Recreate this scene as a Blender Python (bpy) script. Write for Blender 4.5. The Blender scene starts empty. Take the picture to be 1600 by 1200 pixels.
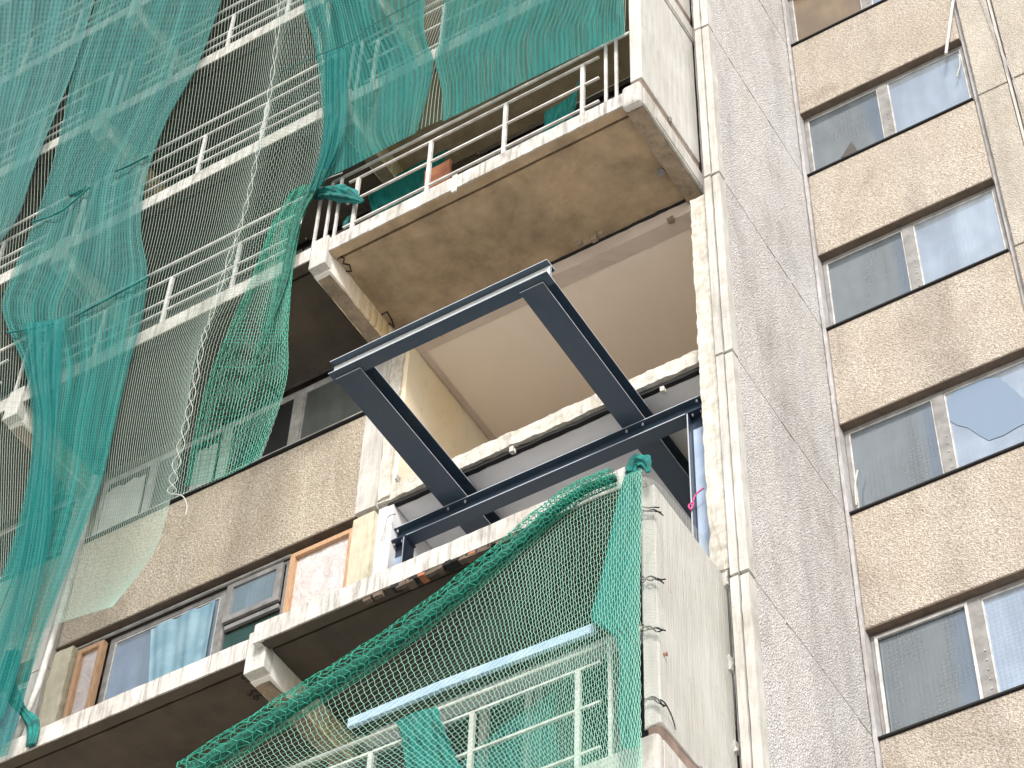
import bpy, math, random
from math import sin, cos, pi, radians
from mathutils import Vector, Matrix, noise
random.seed(7)
S = bpy.context.scene
# ------------------------------------------------------------------ camera
CF, CA, CP, CR = 3555.0625, -0.5829, 0.8754, 0.0434
CAMP = Vector((5.634, -11.9196, -18.5367))
FWD = Vector((sin(CA)*cos(CP), cos(CA)*cos(CP), sin(CP)))
r0 = Vector((cos(CA), -sin(CA), 0)); u0 = r0.cross(FWD)
RT = cos(CR)*r0 + sin(CR)*u0; UP = -sin(CR)*r0 + cos(CR)*u0
cd = bpy.data.cameras.new('camera'); cam = bpy.data.objects.new('camera', cd)
S.collection.objects.link(cam); S.camera = cam
cd.sensor_width = 36; cd.lens = CF/1600*36; cd.clip_start = .1; cd.clip_end = 2000
m = Matrix.Identity(4)
for i in range(3):
    m[i][0] = RT[i]; m[i][1] = UP[i]; m[i][2] = -FWD[i]; m[i][3] = CAMP[i]
cam.matrix_world = m
def at(px, py, ax, val):
    "point of the plane axis=val seen at a photo pixel (1600 x 1200)"
    d = FWD + RT*((px-800)/CF) - UP*((py-600)/CF)
    t = (val - CAMP[ax])/d[ax]
    return CAMP + d*t
# ------------------------------------------------------------------ light
SUN_EL, SUN_AZ = 33, 32      # azimuth: degrees to the right of straight out of the facade
W = bpy.data.worlds.new('World'); S.world = W; W.use_nodes = True
wn = W.node_tree.nodes; wl = W.node_tree.links
bgd = wn['Background']
sky = wn.new('ShaderNodeTexSky'); sky.sky_type = 'NISHITA'; sky.sun_disc = False
sdir = Vector((sin(radians(SUN_AZ))*cos(radians(SUN_EL)), -cos(radians(SUN_AZ))*cos(radians(SUN_EL)), sin(radians(SUN_EL))))
sky.sun_elevation = radians(SUN_EL); sky.sun_rotation = math.atan2(sdir.x, sdir.y)
sky.air_density = 1.0; sky.dust_density = 3.0; sky.altitude = 100
hs_ = wn.new('ShaderNodeHueSaturation'); hs_.inputs['Saturation'].default_value = .7
wl.new(sky.outputs[0], hs_.inputs['Color']); wl.new(hs_.outputs[0], bgd.inputs['Color'])
bgd.inputs['Strength'].default_value = .12
sl = bpy.data.lights.new('sun', 'SUN'); sl.energy = 2.3; sl.angle = radians(11); sl.color = (1, .975, .935)
so = bpy.data.objects.new('sun', sl); S.collection.objects.link(so)
so.rotation_euler = (-sdir).to_track_quat('-Z', 'Y').to_euler(); so.location = sdir*60
S.view_settings.view_transform = 'Standard'; S.view_settings.look = 'None'
S.view_settings.exposure = .70; S.view_settings.gamma = 1
S.render.engine = 'CYCLES'; S.cycles.transparent_max_bounces = 24
S.cycles.max_bounces = 8; S.cycles.diffuse_bounces = 5
# ------------------------------------------------------------------ materials
class NT:
    def __init__(s, name):
        s.m = bpy.data.materials.new(name); s.m.use_nodes = True
        s.t = s.m.node_tree; s.n = s.t.nodes; s.l = s.t.links
        s.b = s.n['Principled BSDF']; s.out = s.n['Material Output']
        s.tc = s.n.new('ShaderNodeTexCoord')
    def map(s, sc=(1, 1, 1), src='Object', rot=(0, 0, 0)):
        mp = s.n.new('ShaderNodeMapping'); mp.inputs['Scale'].default_value = sc; mp.inputs['Rotation'].default_value = rot
        s.l.new(s.tc.outputs[src], mp.inputs[0]); return mp.outputs[0]
    def noise(s, scale, detail=4, rough=.55, vec=None, dist=0):
        k = s.n.new('ShaderNodeTexNoise'); k.inputs['Scale'].default_value = scale
        k.inputs['Detail'].default_value = detail; k.inputs['Roughness'].default_value = rough
        k.inputs['Distortion'].default_value = dist
        s.l.new(vec or s.tc.outputs['Object'], k.inputs['Vector']); return k.outputs['Fac']
    def vor(s, scale, out='Color', vec=None, feat='F1'):
        k = s.n.new('ShaderNodeTexVoronoi'); k.inputs['Scale'].default_value = scale; k.feature = feat
        s.l.new(vec or s.tc.outputs['Object'], k.inputs['Vector']); return k.outputs[out]
    def ramp(s, fac, stops):
        k = s.n.new('ShaderNodeValToRGB'); e = k.color_ramp.elements
        while len(e) < len(stops): e.new(.5)
        for q, (p, c) in zip(e, stops):
            q.position = p; q.color = (*c, 1) if len(c) == 3 else c
        s.l.new(fac, k.inputs[0]); return k.outputs['Color']
    def mix(s, f, a, b, mode='MIX'):
        k = s.n.new('ShaderNodeMix'); k.data_type = 'RGBA'; k.blend_type = mode; k.clamp_factor = True
        for i, v in ((0, f), (6, a), (7, b)):
            if isinstance(v, (int, float)): k.inputs[i].default_value = v
            elif isinstance(v, tuple): k.inputs[i].default_value = (*v, 1)
            else: s.l.new(v, k.inputs[i])
        return k.outputs[2]
    def math(s, op, a, b=0.0, c=None):
        k = s.n.new('ShaderNodeMath'); k.operation = op
        for i, v in enumerate((a, b) if c is None else (a, b, c)):
            if isinstance(v, (int, float)): k.inputs[i].default_value = v
            else: s.l.new(v, k.inputs[i])
        return k.outputs[0]
    def bump(s, h, strength=.4, dist=.01):
        k = s.n.new('ShaderNodeBump'); k.inputs['Strength'].default_value = strength; k.inputs['Distance'].default_value = dist
        s.l.new(h, k.inputs['Height']); s.l.new(k.outputs[0], s.b.inputs['Normal'])
    def col(s, c, rough=.85, metal=0):
        if isinstance(c, tuple): s.b.inputs['Base Color'].default_value = (*c, 1)
        else: s.l.new(c, s.b.inputs['Base Color'])
        s.b.inputs['Roughness'].default_value = rough; s.b.inputs['Metallic'].default_value = metal
        return s
def G(v): return (0 if v < 0 else 1 if v > 1 else v,)*3
def m_pebble(name, base, dark, light, stain):
    t = NT(name); a = t.vor(55); g = t.ramp(a, [(0, dark), (.35, base), (.75, base), (1, light)])
    n2 = t.ramp(t.noise(30, 4, .75), [(.36, dark), (.5, base), (.62, light)])
    c = t.mix(.5, g, n2)
    big = t.ramp(t.noise(1.3, 5, .6), [(.38, (0, 0, 0)), (.62, (1, 1, 1))])
    c = t.mix(t.math('MULTIPLY', big, .55), c, t.mix(.6, c, stain))
    strk = t.ramp(t.noise(2, 4, .6, t.map((2, 2, .6))), [(.45, (1, 1, 1)), (.75, (.90, .88, .86))])
    c = t.mix(1.0, c, strk, 'MULTIPLY')
    wz = t.ramp(t.noise(1.0, 5, .62, t.map((1.6, 1.6, .22))), [(.34, (.80, .79, .79)), (.5, (1, 1, 1)), (.68, (1.0, .98, .95))])
    c = t.mix(1.0, c, wz, 'MULTIPLY')
    wp = t.ramp(t.noise(.9, 6, .7, None, .6), [(.52, (1, 1, 1)), (.70, (.78, .76, .73))])
    c = t.mix(1.0, c, wp, 'MULTIPLY')
    oi = t.n.new('ShaderNodeObjectInfo'); tone = t.ramp(oi.outputs['Random'], [(0, (.90, .885, .87)), (1, (1, 1, 1))])
    c = t.mix(1.0, c, tone, 'MULTIPLY')
    t.col(c, .92); t.bump(t.vor(55, 'Distance'), .9, .014); return t.m
def m_conc(name, base, spot, streak=(.6, .6, .6), sc=1.0, pits=(.18, .15, .12)):
    t = NT(name)
    c = t.mix(t.ramp(t.noise(2.2*sc, 6, .65), [(.35, (0, 0, 0)), (.65, (1, 1, 1))]), base, spot)
    s = t.ramp(t.noise(2.5, 5, .7, t.map((9, 9, .8))), [(.47, (1, 1, 1)), (.72, streak)])
    c = t.mix(1.0, c, s, 'MULTIPLY')
    g_ = t.ramp(t.noise(1.1, 6, .72, t.map((1.5, 1.5, .8)), .8), [(.48, (1, 1, 1)), (.72, (.74, .71, .66))])
    c = t.mix(1.0, c, g_, 'MULTIPLY')
    p = t.ramp(t.noise(26*sc, 3, .6), [(.66, (0, 0, 0)), (.72, (1, 1, 1))])
    c = t.mix(t.math('MULTIPLY', p, .55), c, pits)
    t.col(c, .9); t.bump(t.noise(45, 5, .7), .35, .01); return t.m
def m_plain0(name, base, spot, sc=1.5, rough=.85):
    t = NT(name); t.col(t.mix(t.ramp(t.noise(sc, 5, .6), [(.38, (0, 0, 0)), (.62, (1, 1, 1))]), base, spot), rough)
    t.bump(t.noise(30, 4, .6), .15, .01); return t.m
M = {}
M['pebble'] = m_pebble('pebbledash_warm', (.46, .405, .325), (.19, .15, .115), (.72, .67, .58), (.38, .31, .225))
M['pebble_beige'] = m_pebble('pebbledash_beige', (.455, .415, .355), (.20, .165, .14), (.70, .665, .60), (.36, .305, .25))
M['pebble_grey'] = m_pebble('pebbledash_grey', (.55, .545, .545), (.30, .285, .285), (.80, .795, .79), (.45, .43, .415))
M['pebble_pale'] = m_pebble('pebbledash_pale', (.47, .44, .385), (.34, .31, .26), (.60, .57, .51), (.38, .34, .28))
M['edge'] = m_conc('painted_concrete_edge', (.60, .59, .56), (.46, .44, .41), (.38, .36, .34), 2)
M['white_conc'] = m_conc('white_concrete', (.57, .56, .53), (.44, .43, .40), (.70, .68, .65))
M['cream'] = m_conc('cream_foam', (.60, .56, .43), (.52, .485, .38), (.80, .78, .72), 3)
M['broken'] = m_conc('broken_plaster', (.66, .64, .585), (.48, .455, .40), (.7, .68, .64), 6, (.35, .32, .28))
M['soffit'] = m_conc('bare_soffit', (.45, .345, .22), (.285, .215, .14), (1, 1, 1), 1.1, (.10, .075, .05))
M['soffit_shaded'] = m_conc('shaded_soffit', (.088, .070, .050), (.060, .050, .038), (1, 1, 1), 1.1, (.05, .04, .03))  # darker copy of the soffit: weaker bounce light painted into the colour
M['reveal'] = m_conc('brown_reveal', (.15, .11, .08), (.10, .075, .058), (.8, .8, .8), 3)
M['lintel'] = m_plain0('lintel_paint', (.64, .555, .48), (.58, .50, .43), 2)
M['bracket'] = m_conc('stained_beam', (.34, .27, .19), (.22, .175, .13), (.75, .72, .66), 3, (.1, .08, .06))
M['mortar'] = m_conc('brown_mortar', (.30, .22, .18), (.20, .15, .125), (.8, .8, .8), 4)
M['joint'] = m_conc('grey_joint', (.46, .45, .455), (.34, .33, .33), (.8, .8, .8), 4)
M['ceiling'] = NT('tan_ceiling').col((.50, .42, .33)).m
def m_plain(name, base, spot, sc=1.5, rough=.85):
    t = NT(name); t.col(t.mix(t.ramp(t.noise(sc, 5, .6), [(.38, (0, 0, 0)), (.62, (1, 1, 1))]), base, spot), rough)
    t.bump(t.noise(30, 4, .6), .15, .01); return t.m
M['ceiling'] = m_plain('tan_ceiling_paint', (.90, .81, .70), (.87, .775, .665), .8)
M['ceil_grey'] = m_plain('grey_ceiling', (.80, .80, .81), (.72, .72, .74), 2)
def m_roomwall():
    t = NT('room_wall_cream')
    c = t.mix(t.ramp(t.noise(1.2, 5, .6, t.map((1, 1, .6))), [(.35, (0, 0, 0)), (.65, (1, 1, 1))]), (.84, .78, .63), (.80, .68, .45))
    c = t.mix(t.math('MULTIPLY', t.ramp(t.noise(3, 3, .8, t.map((1, 5, 1.2)), 1), [(.62, (0, 0, 0)), (.66, (1, 1, 1))]), .3), c, (.42, .33, .2))
    t.col(c, .9); t.bump(t.noise(18, 4, .6), .2, .01); return t.m
M['roomwall'] = m_roomwall()
def m_bracket_rust():
    t = NT('rust_streaked_concrete')
    s = t.ramp(t.noise(2, 4, .7, t.map((3, 9, .6))), [(.36, (.84, .80, .68)), (.5, (.78, .62, .36)), (.64, (.52, .34, .14))])
    yg = t.n.new('ShaderNodeSeparateXYZ'); t.l.new(t.tc.outputs['Object'], yg.inputs[0])
    f = t.math('MINIMUM', t.math('MULTIPLY_ADD', yg.outputs['Y'], 1.3, 1.6), 1.0)
    c = t.mix(f, (.78, .77, .73), s); t.col(c, .9); t.bump(t.noise(25, 5, .7), .4, .01); return t.m
M['rust_bracket'] = m_bracket_rust()
M['navy'] = m_plain('navy_steel_paint', (.020, .040, .066), (.030, .052, .078), 3, .45)
def m_steel(name, base):
    t = NT(name)
    d = t.ramp(t.noise(2.2, 7, .75, t.map((1, 1, 1)), .4), [(.50, G(0)), (.75, G(1))])
    c = t.mix(t.math('MULTIPLY', d, .30), base, (.13, .13, .13))
    sc_ = t.ramp(t.noise(3, 3, .8, t.map((14, 2, 14))), [(.70, G(0)), (.73, G(1))])
    c = t.mix(t.math('MULTIPLY', sc_, .22), c, (.30, .30, .30)); t.col(c, .45)
    rr = t.math('MULTIPLY_ADD', d, .25, .38); t.l.new(rr, t.b.inputs['Roughness']); return t.m
M['navy'] = m_steel('navy_steel_dusty', (.030, .052, .080))
M['navy_web'] = m_plain('navy_steel_web', (.022, .034, .062), (.030, .045, .075), 3, .3)
M['web_highlight'] = m_plain('sky_bright_web', (.60, .64, .64), (.52, .56, .56), 6, .5)
M['edge_glint'] = NT('flange_highlight').col((.46, .50, .55), .45).m
M['bolt'] = NT('zinc_bolt').col((.72, .74, .76), .3, .6).m
M['rail'] = m_plain('white_rail_paint', (.62, .62, .59), (.46, .44, .41), 8, .5)
M['winframe'] = m_plain('weathered_frame', (.27, .265, .26), (.18, .175, .17), 7, .7)
M['winframe_white'] = m_plain('pale_frame', (.56, .56, .55), (.38, .37, .35), 7, .6)
M['black'] = NT('black_gap').col((.012, .012, .012), .9).m
M['alu_web_sky'] = m_plain('aluminium_and_web_sky', (.36, .47, .64), (.46, .56, .70), 5, .35)
def m_wood():
    t = NT('new_pine'); c = t.ramp(t.noise(6, 5, .6, t.map((10, 10, 1))), [(.35, (.40, .22, .12)), (.65, (.55, .36, .22))])
    t.col(c, .6); return t.m
M['wood'] = m_wood()
def m_film():
    t = NT('pink_foam_board'); n_ = t.noise(5, 5, .6, None, 1.2)
    t.col(t.ramp(n_, [(.3, (.52, .46, .45)), (.6, (.64, .58, .57))]), .45); t.bump(t.noise(4, 6, .65, None, 1.5), .9, .05); return t.m
M['film'] = m_film()
def m_glass(name, tint, refl, wire=.35, rough=.09, wave=.004):
    t = NT(name)
    vec = t.map((22, 22, 22)); br = t.n.new('ShaderNodeTexBrick'); br.offset = 0
    br.inputs['Scale'].default_value = 1; br.inputs['Mortar Size'].default_value = .13; br.inputs['Mortar Smooth'].default_value = .5; br.inputs['Brick Width'].default_value = 1; br.inputs['Row Height'].default_value = 1
    sw = t.n.new('ShaderNodeSeparateXYZ'); t.l.new(vec, sw.inputs[0])
    cb = t.n.new('ShaderNodeCombineXYZ'); t.l.new(sw.outputs[0], cb.inputs[0]); t.l.new(sw.outputs[2], cb.inputs[1])
    t.l.new(cb.outputs[0], br.inputs['Vector'])
    dk = t.ramp(t.noise(1.6, 4, .6), [(.3, G(.6)), (.7, G(1.1))])
    base = t.mix(1, tint, dk, 'MULTIPLY')
    base = t.mix(t.math('MULTIPLY', br.outputs['Fac'], wire), base, tuple(c*.4 for c in tint))
    oi = t.n.new('ShaderNodeObjectInfo'); base = t.mix(1.0, base, t.ramp(oi.outputs['Random'], [(0, (.72, .74, .76)), (.5, (1, .98, .94)), (1, (1.0, 1.0, 1.0))]), 'MULTIPLY')
    fl = t.ramp(t.noise(1.3, 3, .5, t.map((2.5, 1, .35))), [(.4, G(.72)), (.62, G(1))]); base = t.mix(1.0, base, fl, 'MULTIPLY')
    t.col(base, .6)
    gl = t.n.new('ShaderNodeBsdfGlossy'); gl.inputs['Roughness'].default_value = rough
    gl.inputs['Color'].default_value = (.80, .92, 1, 1)
    bp = t.n.new('ShaderNodeBump'); bp.inputs['Strength'].default_value = .25; bp.inputs['Distance'].default_value = wave
    t.l.new(t.noise(2.5, 2, .5), bp.inputs['Height']); pass
    ms = t.n.new('ShaderNodeMixShader')
    t.l.new(t.math('MULTIPLY', t.math('SUBTRACT', 1.0, t.math('MULTIPLY', br.outputs['Fac'], wire)), refl), ms.inputs[0])
    t.l.new(t.b.outputs[0], ms.inputs[1]); t.l.new(gl.outputs[0], ms.inputs[2]); t.l.new(ms.outputs[0], t.out.inputs[0])
    return t.m
M['glass_sky'] = m_glass('wired_glass_pale', (.40, .48, .58), .42, .45)
M['glass_dull'] = m_glass('wired_glass_dull', (.115, .145, .175), .30, .28)
M['glass_grey'] = m_glass('glass_grey', (.22, .25, .25), .28, .2)
M['glass_brown'] = m_glass('glass_brown', (.20, .145, .09), .06, .0)
M['glass_dark'] = m_glass('glass_dark', (.03, .035, .04), .16, 0)
M['glass_green'] = m_glass('glass_green', (.03, .085, .075), .08, 0)  # greener tint also paints in the net reflected by the balcony glass
M['hole'] = NT('dark_room_behind').col((.165, .225, .31), .6).m
M['hole_dark'] = NT('dark_room_interior').col((.07, .065, .06), .8).m
def m_teal(name, col, dens, stripe, nu=112.0, nv=200.0, foldk=.3, fade=0, deep=None):
    t = NT(name); uv = t.n.new('ShaderNodeSeparateXYZ'); t.l.new(t.tc.outputs['UV'], uv.inputs[0])
    wob = t.math('MULTIPLY', t.noise(1.6, 3, .5, t.map((1, .6, 1), 'UV')), 3.0)
    su = t.math('SINE', t.math('ADD', t.math('MULTIPLY', uv.outputs[0], nu), wob))
    sv = t.math('SINE', t.math('MULTIPLY', uv.outputs[1], nv))
    fold = t.ramp(t.noise(2.2, 4, .6, t.map((3.2, .35, 1), 'UV')), [(.35, G(0)), (.68, G(1))])
    a = t.math('ADD', dens, t.math('MULTIPLY', su, stripe))
    a = t.math('ADD', a, t.math('MULTIPLY', sv, stripe*.3))
    a = t.math('ADD', a, t.math('MULTIPLY', fold, foldk))
    if fade:
        e1 = t.math('MULTIPLY', uv.outputs[0], t.math('SUBTRACT', fade, uv.outputs[0])); e1 = t.math('MULTIPLY', e1, 9.0/(fade*fade)); e1 = t.math('MINIMUM', e1, 1.0)
        a = t.math('MULTIPLY', a, e1)
    a = t.math('MINIMUM', a, .985); a = t.math('MAXIMUM', a, .0)
    c = t.mix(fold, col, (col[0]*.6, col[1]*.9, col[2]*.9))
    if deep: c = t.mix(t.math('MULTIPLY', t.math('SUBTRACT', uv.outputs[1], 2.6), .5), c, deep)
    t.col(c, .7)
    tl = t.n.new('ShaderNodeBsdfTranslucent'); t.l.new(c, tl.inputs[0])
    m1 = t.n.new('ShaderNodeMixShader'); m1.inputs[0].default_value = .35
    t.l.new(t.b.outputs[0], m1.inputs[1]); t.l.new(tl.outputs[0], m1.inputs[2])
    tr = t.n.new('ShaderNodeBsdfTransparent'); m2 = t.n.new('ShaderNodeMixShader')
    t.l.new(a, m2.inputs[0]); t.l.new(tr.outputs[0], m2.inputs[1]); t.l.new(m1.outputs[0], m2.inputs[2]); t.l.new(m2.outputs[0], t.out.inputs[0])
    return t.m
M['teal_pale'] = m_teal('teal_debris_mesh_faded', (.10, .27, .255), .54, .15, foldk=.3)
M['teal_mid'] = m_teal('teal_debris_mesh', (.025, .23, .205), .48, .17, foldk=.36)
M['teal_dense'] = m_teal('teal_debris_mesh_doubled', (.003, .25, .22), .84, .08)
M['teal_long'] = m_teal('teal_debris_mesh_long', (.075, .25, .23), .50, .17, foldk=.34, deep=(.006, .22, .20))
M['teal_fold'] = m_teal('teal_debris_mesh_gathered', (.003, .21, .20), .55, .12, fade=.6)
M['teal_solid'] = m_plain('teal_cloth', (.006, .19, .17), (.004, .075, .07), 9, .85)
M['net_white'] = NT('pale_net_strand').col((.25, .34, .285), .6).m
M['net_dim'] = NT('pale_green_strand').col((.12, .25, .20), .6).m
M['net_green'] = NT('green_net_strand').col((.02, .30, .21), .6).m
M['net_mint'] = NT('mint_net_strand').col((.22, .46, .36), .6).m
M['rope'] = NT('white_rope').col((.46, .48, .44), .8).m
M['rope_green'] = NT('green_rope').col((.03, .13, .12), .8).m
M['curtain_teal'] = m_plain('teal_curtain', (.17, .30, .38), (.26, .40, .48), 3, .7)
M['curtain_white'] = m_plain('white_curtain', (.62, .64, .62), (.48, .50, .48), 3, .8)
M['orange'] = m_plain('rust_board', (.38, .15, .07), (.26, .10, .05), 4)
M['pink'] = NT('pink_tape').col((.75, .08, .28), .6).m
M['ground'] = m_plain('pale_yard', (.70, .66, .60), (.62, .59, .53), .2)
# ------------------------------------------------------------------ mesh helpers
class MB:
    def __init__(s): s.v = []; s.f = []; s.uv = None; s.mi = []
    def box(s, x0, x1, y0, y1, z0, z1):
        b = len(s.v)
        s.v += [(x, y, z) for z in (z0, z1) for y in (y0, y1) for x in (x0, x1)]
        s.f += [tuple(b+i for i in q) for q in ((0, 2, 3, 1), (4, 5, 7, 6), (0, 1, 5, 4), (2, 6, 7, 3), (0, 4, 6, 2), (1, 3, 7, 5))]
        return s
    def hexa(s, p):
        b = len(s.v); s.v += [tuple(q) for q in p]
        s.f += [tuple(b+i for i in q) for q in ((0, 2, 3, 1), (4, 5, 7, 6), (0, 1, 5, 4), (2, 6, 7, 3), (0, 4, 6, 2), (1, 3, 7, 5))]
        return s
    def rough(s, x0, x1, y0, y1, z0, z1, step, amp, seed=0):
        nx, ny, nz = (max(1, round((b-a)/step)) for a, b in ((x0, x1), (y0, y1), (z0, z1)))
        idx = {}
        def V(i, j, k):
            key = (i, j, k)
            if key not in idx:
                p = Vector((x0+(x1-x0)*i/nx, y0+(y1-y0)*j/ny, z0+(z1-z0)*k/nz))
                q = noise.noise_vector(p*9 + Vector((seed*3.1, seed, 7)))*amp + noise.noise_vector(p*31 + Vector((seed, 0, 0)))*amp*.6
                idx[key] = len(s.v); s.v.append(tuple(p+q))
            return idx[key]
        for i in range(nx):
            for j in range(ny):
                s.f += [(V(i, j, 0), V(i, j+1, 0), V(i+1, j+1, 0), V(i+1, j, 0)), (V(i, j, nz), V(i+1, j, nz), V(i+1, j+1, nz), V(i, j+1, nz))]
        for i in range(nx):
            for k in range(nz):
                s.f += [(V(i, 0, k), V(i+1, 0, k), V(i+1, 0, k+1), V(i, 0, k+1)), (V(i, ny, k), V(i, ny, k+1), V(i+1, ny, k+1), V(i+1, ny, k))]
        for j in range(ny):
            for k in range(nz):
                s.f += [(V(0, j, k), V(0, j, k+1), V(0, j+1, k+1), V(0, j+1, k)), (V(nx, j, k), V(nx, j+1, k), V(nx, j+1, k+1), V(nx, j, k+1))]
        return s
    def tube(s, path, r, n=6, closed=False, cap=True):
        P = [Vector(p) for p in path]; b = len(s.v); N = len(P)
        ref = None
        for i, p in enumerate(P):
            d = (P[min(i+1, N-1)] - P[max(i-1, 0)])
            if d.length < 1e-7: d = Vector((0, 0, 1))
            d.normalize()
            if ref is None: ref = d.orthogonal().normalized()
            ref = (ref - d*ref.dot(d))
            if ref.length < 1e-5: ref = d.orthogonal()
            ref.normalize(); q = d.cross(ref)
            rr = r[i] if isinstance(r, (list, tuple)) else r
            for k in range(n):
                a = 2*pi*k/n; s.v.append(tuple(p + ref*(cos(a)*rr) + q*(sin(a)*rr)))
        for i in range(N-1):
            for k in range(n):
                k2 = (k+1) % n
                s.f.append((b+i*n+k, b+i*n+k2, b+(i+1)*n+k2, b+(i+1)*n+k))
        if cap: s.f += [tuple(b+k for k in range(n))[::-1], tuple(b+(N-1)*n+k for k in range(n))]
        return s
    def ibeam(s, axis, a0, a1, c, z0, z1, b, tf=.012, tw=.01, other=None):
        "I section running along axis 'x','y' ('z': post, z0/z1 = cross extent along y)"
        if axis == 'x':
            s.box(a0, a1, c-b/2, c+b/2, z0, z0+tf); s.box(a0, a1, c-b/2, c+b/2, z1-tf, z1); s.box(a0, a1, c-tw/2, c+tw/2, z0+tf, z1-tf)
        elif axis == 'y':
            s.box(c-b/2, c+b/2, a0, a1, z0, z0+tf); s.box(c-b/2, c+b/2, a0, a1, z1-tf, z1); s.box(c-tw/2, c+tw/2, a0, a1, z0+tf, z1-tf)
        return s
    def build(s, name, mat, parent=None, bevel=0, smooth=False):
        me = bpy.data.meshes.new(name); me.from_pydata(s.v, [], s.f); me.update()
        if s.uv:
            u = me.uv_layers.new(name='UVMap')
            for lp in me.loops: u.data[lp.index].uv = s.uv[lp.vertex_index]
        me.materials.append(M[mat] if isinstance(mat, str) else mat)
        if smooth:
            for p in me.polygons: p.use_smooth = True
        o = bpy.data.objects.new(name, me); S.collection.objects.link(o)
        if parent: o.parent = parent
        if bevel:
            md = o.modifiers.new('b', 'BEVEL'); md.width = bevel; md.segments = 2; md.limit_method = 'ANGLE'
        return o
def tag(o, label=None, cat=None, group=None, kind=None):
    if label: o['label'] = label
    if cat: o['category'] = cat
    if group: o['group'] = group
    if kind: o['kind'] = kind
    return o
def empty(name, label, cat, group=None):
    o = bpy.data.objects.new(name, None); S.collection.objects.link(o); return tag(o, label, cat, group)
def bez(pts, n):
    "Catmull-Rom through points (any dimension tuples)"
    P = [pts[0]] + list(pts) + [pts[-1]]; out = []
    segs = len(pts)-1
    for i in range(n+1):
        t = i/n*segs; k = min(int(t), segs-1); t -= k
        a, b, c, d = P[k], P[k+1], P[k+2], P[k+3]
        out.append(tuple(.5*((2*b[q]) + (-a[q]+c[q])*t + (2*a[q]-5*b[q]+4*c[q]-d[q])*t*t + (-a[q]+3*b[q]-3*c[q]+d[q])*t**3) for q in range(len(b))))
    return out
# ------------------------------------------------------------------ setting
gm = MB(); g_ = 600
gm.v = [(-g_, -g_, -20.2), (g_, -g_, -20.2), (g_, g_, -20.2), (-g_, g_, -20.2)]; gm.f = [(0, 1, 2, 3)]
tag(gm.build('ground', 'ground'), kind='structure')
B = empty('apartment_block', 'old precast concrete tower block with pebbledash panels, stripped balconies and a set-back stair wing', 'building')
H = 2.8
def part(mb, name, mat, parent=B, bevel=0, smooth=False, label=None):
    o = mb.build(name, mat, parent, bevel, smooth)
    if label: o['label'] = label
    return o
BAYS = [(-3.70, 0.0), (-7.72, -3.92), (-11.74, -7.94), (-15.8, -11.96)]
# core of the block behind the facade (keeps daylight out of the closed rooms)
c = MB(); c.box(-19.8, -3.80, .34, 10, -20.2, 17.0); c.box(-3.80, -.02, .34, 10, .62, 17.0); c.box(-3.80, -.02, .34, 10, -20.2, -8.0)
c.box(-3.80, -.02, 5.2, 10, -8.0, .62); c.box(.3, 9, 2.5, 10, -20.2, 17); c.box(-.02, .1, .3, 10, -20.2, 17); c.box(-3.8, -.02, .34, 5.2, -7.98, -5.4)
part(c, 'core', 'mortar')
lower = MB(); lower.box(-19.8, -.05, .0, .33, -20.2, -8.25); part(lower, 'plinth_wall', 'pebble')
# --- stair wing, side wall
for k in range(-4, 5):
    z0 = .12 + H*k + .012; z1 = z0 + H - .024
    p = MB(); p.box(.1, .252, -.10, 2.30, z0, z1); part(p, 'side_wall_panel', 'pebble_grey', bevel=.008)
    dx = random.uniform(-.004, .004)
    p = MB(); p.rough(.10+dx, .172+dx, -.235, -.103, z0+.005, z1-.005, .12, .004, k); p.rough(.184, .262, -.225, -.103, z0+.01, z1-.01, .12, .004, k+20)
    part(p, 'side_wall_cap', 'white_conc')
j = MB(); j.box(.105, .247, -.095, 2.29, -20, 14.5); part(j, 'joint_filler', 'joint')
g = MB(); g.rough(0.012, .098, -.09, .25, -20, -5.36, .16, .006, 2); g.rough(.012, .098, -.09, .25, .0, 14.4, .16, .006, 5); part(g, 'joint_strip', 'joint')
p = MB(); p.rough(.262, .30, 2.035, 2.2, -12, 14.5, .12, .006, 77); part(p, 'corner_bead', 'joint', bevel=.005)
p = MB(); p.box(.12, .25, -.2, 2.2, -20.2, -11.1); part(p, 'side_wall_base', 'pebble_grey')
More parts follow.
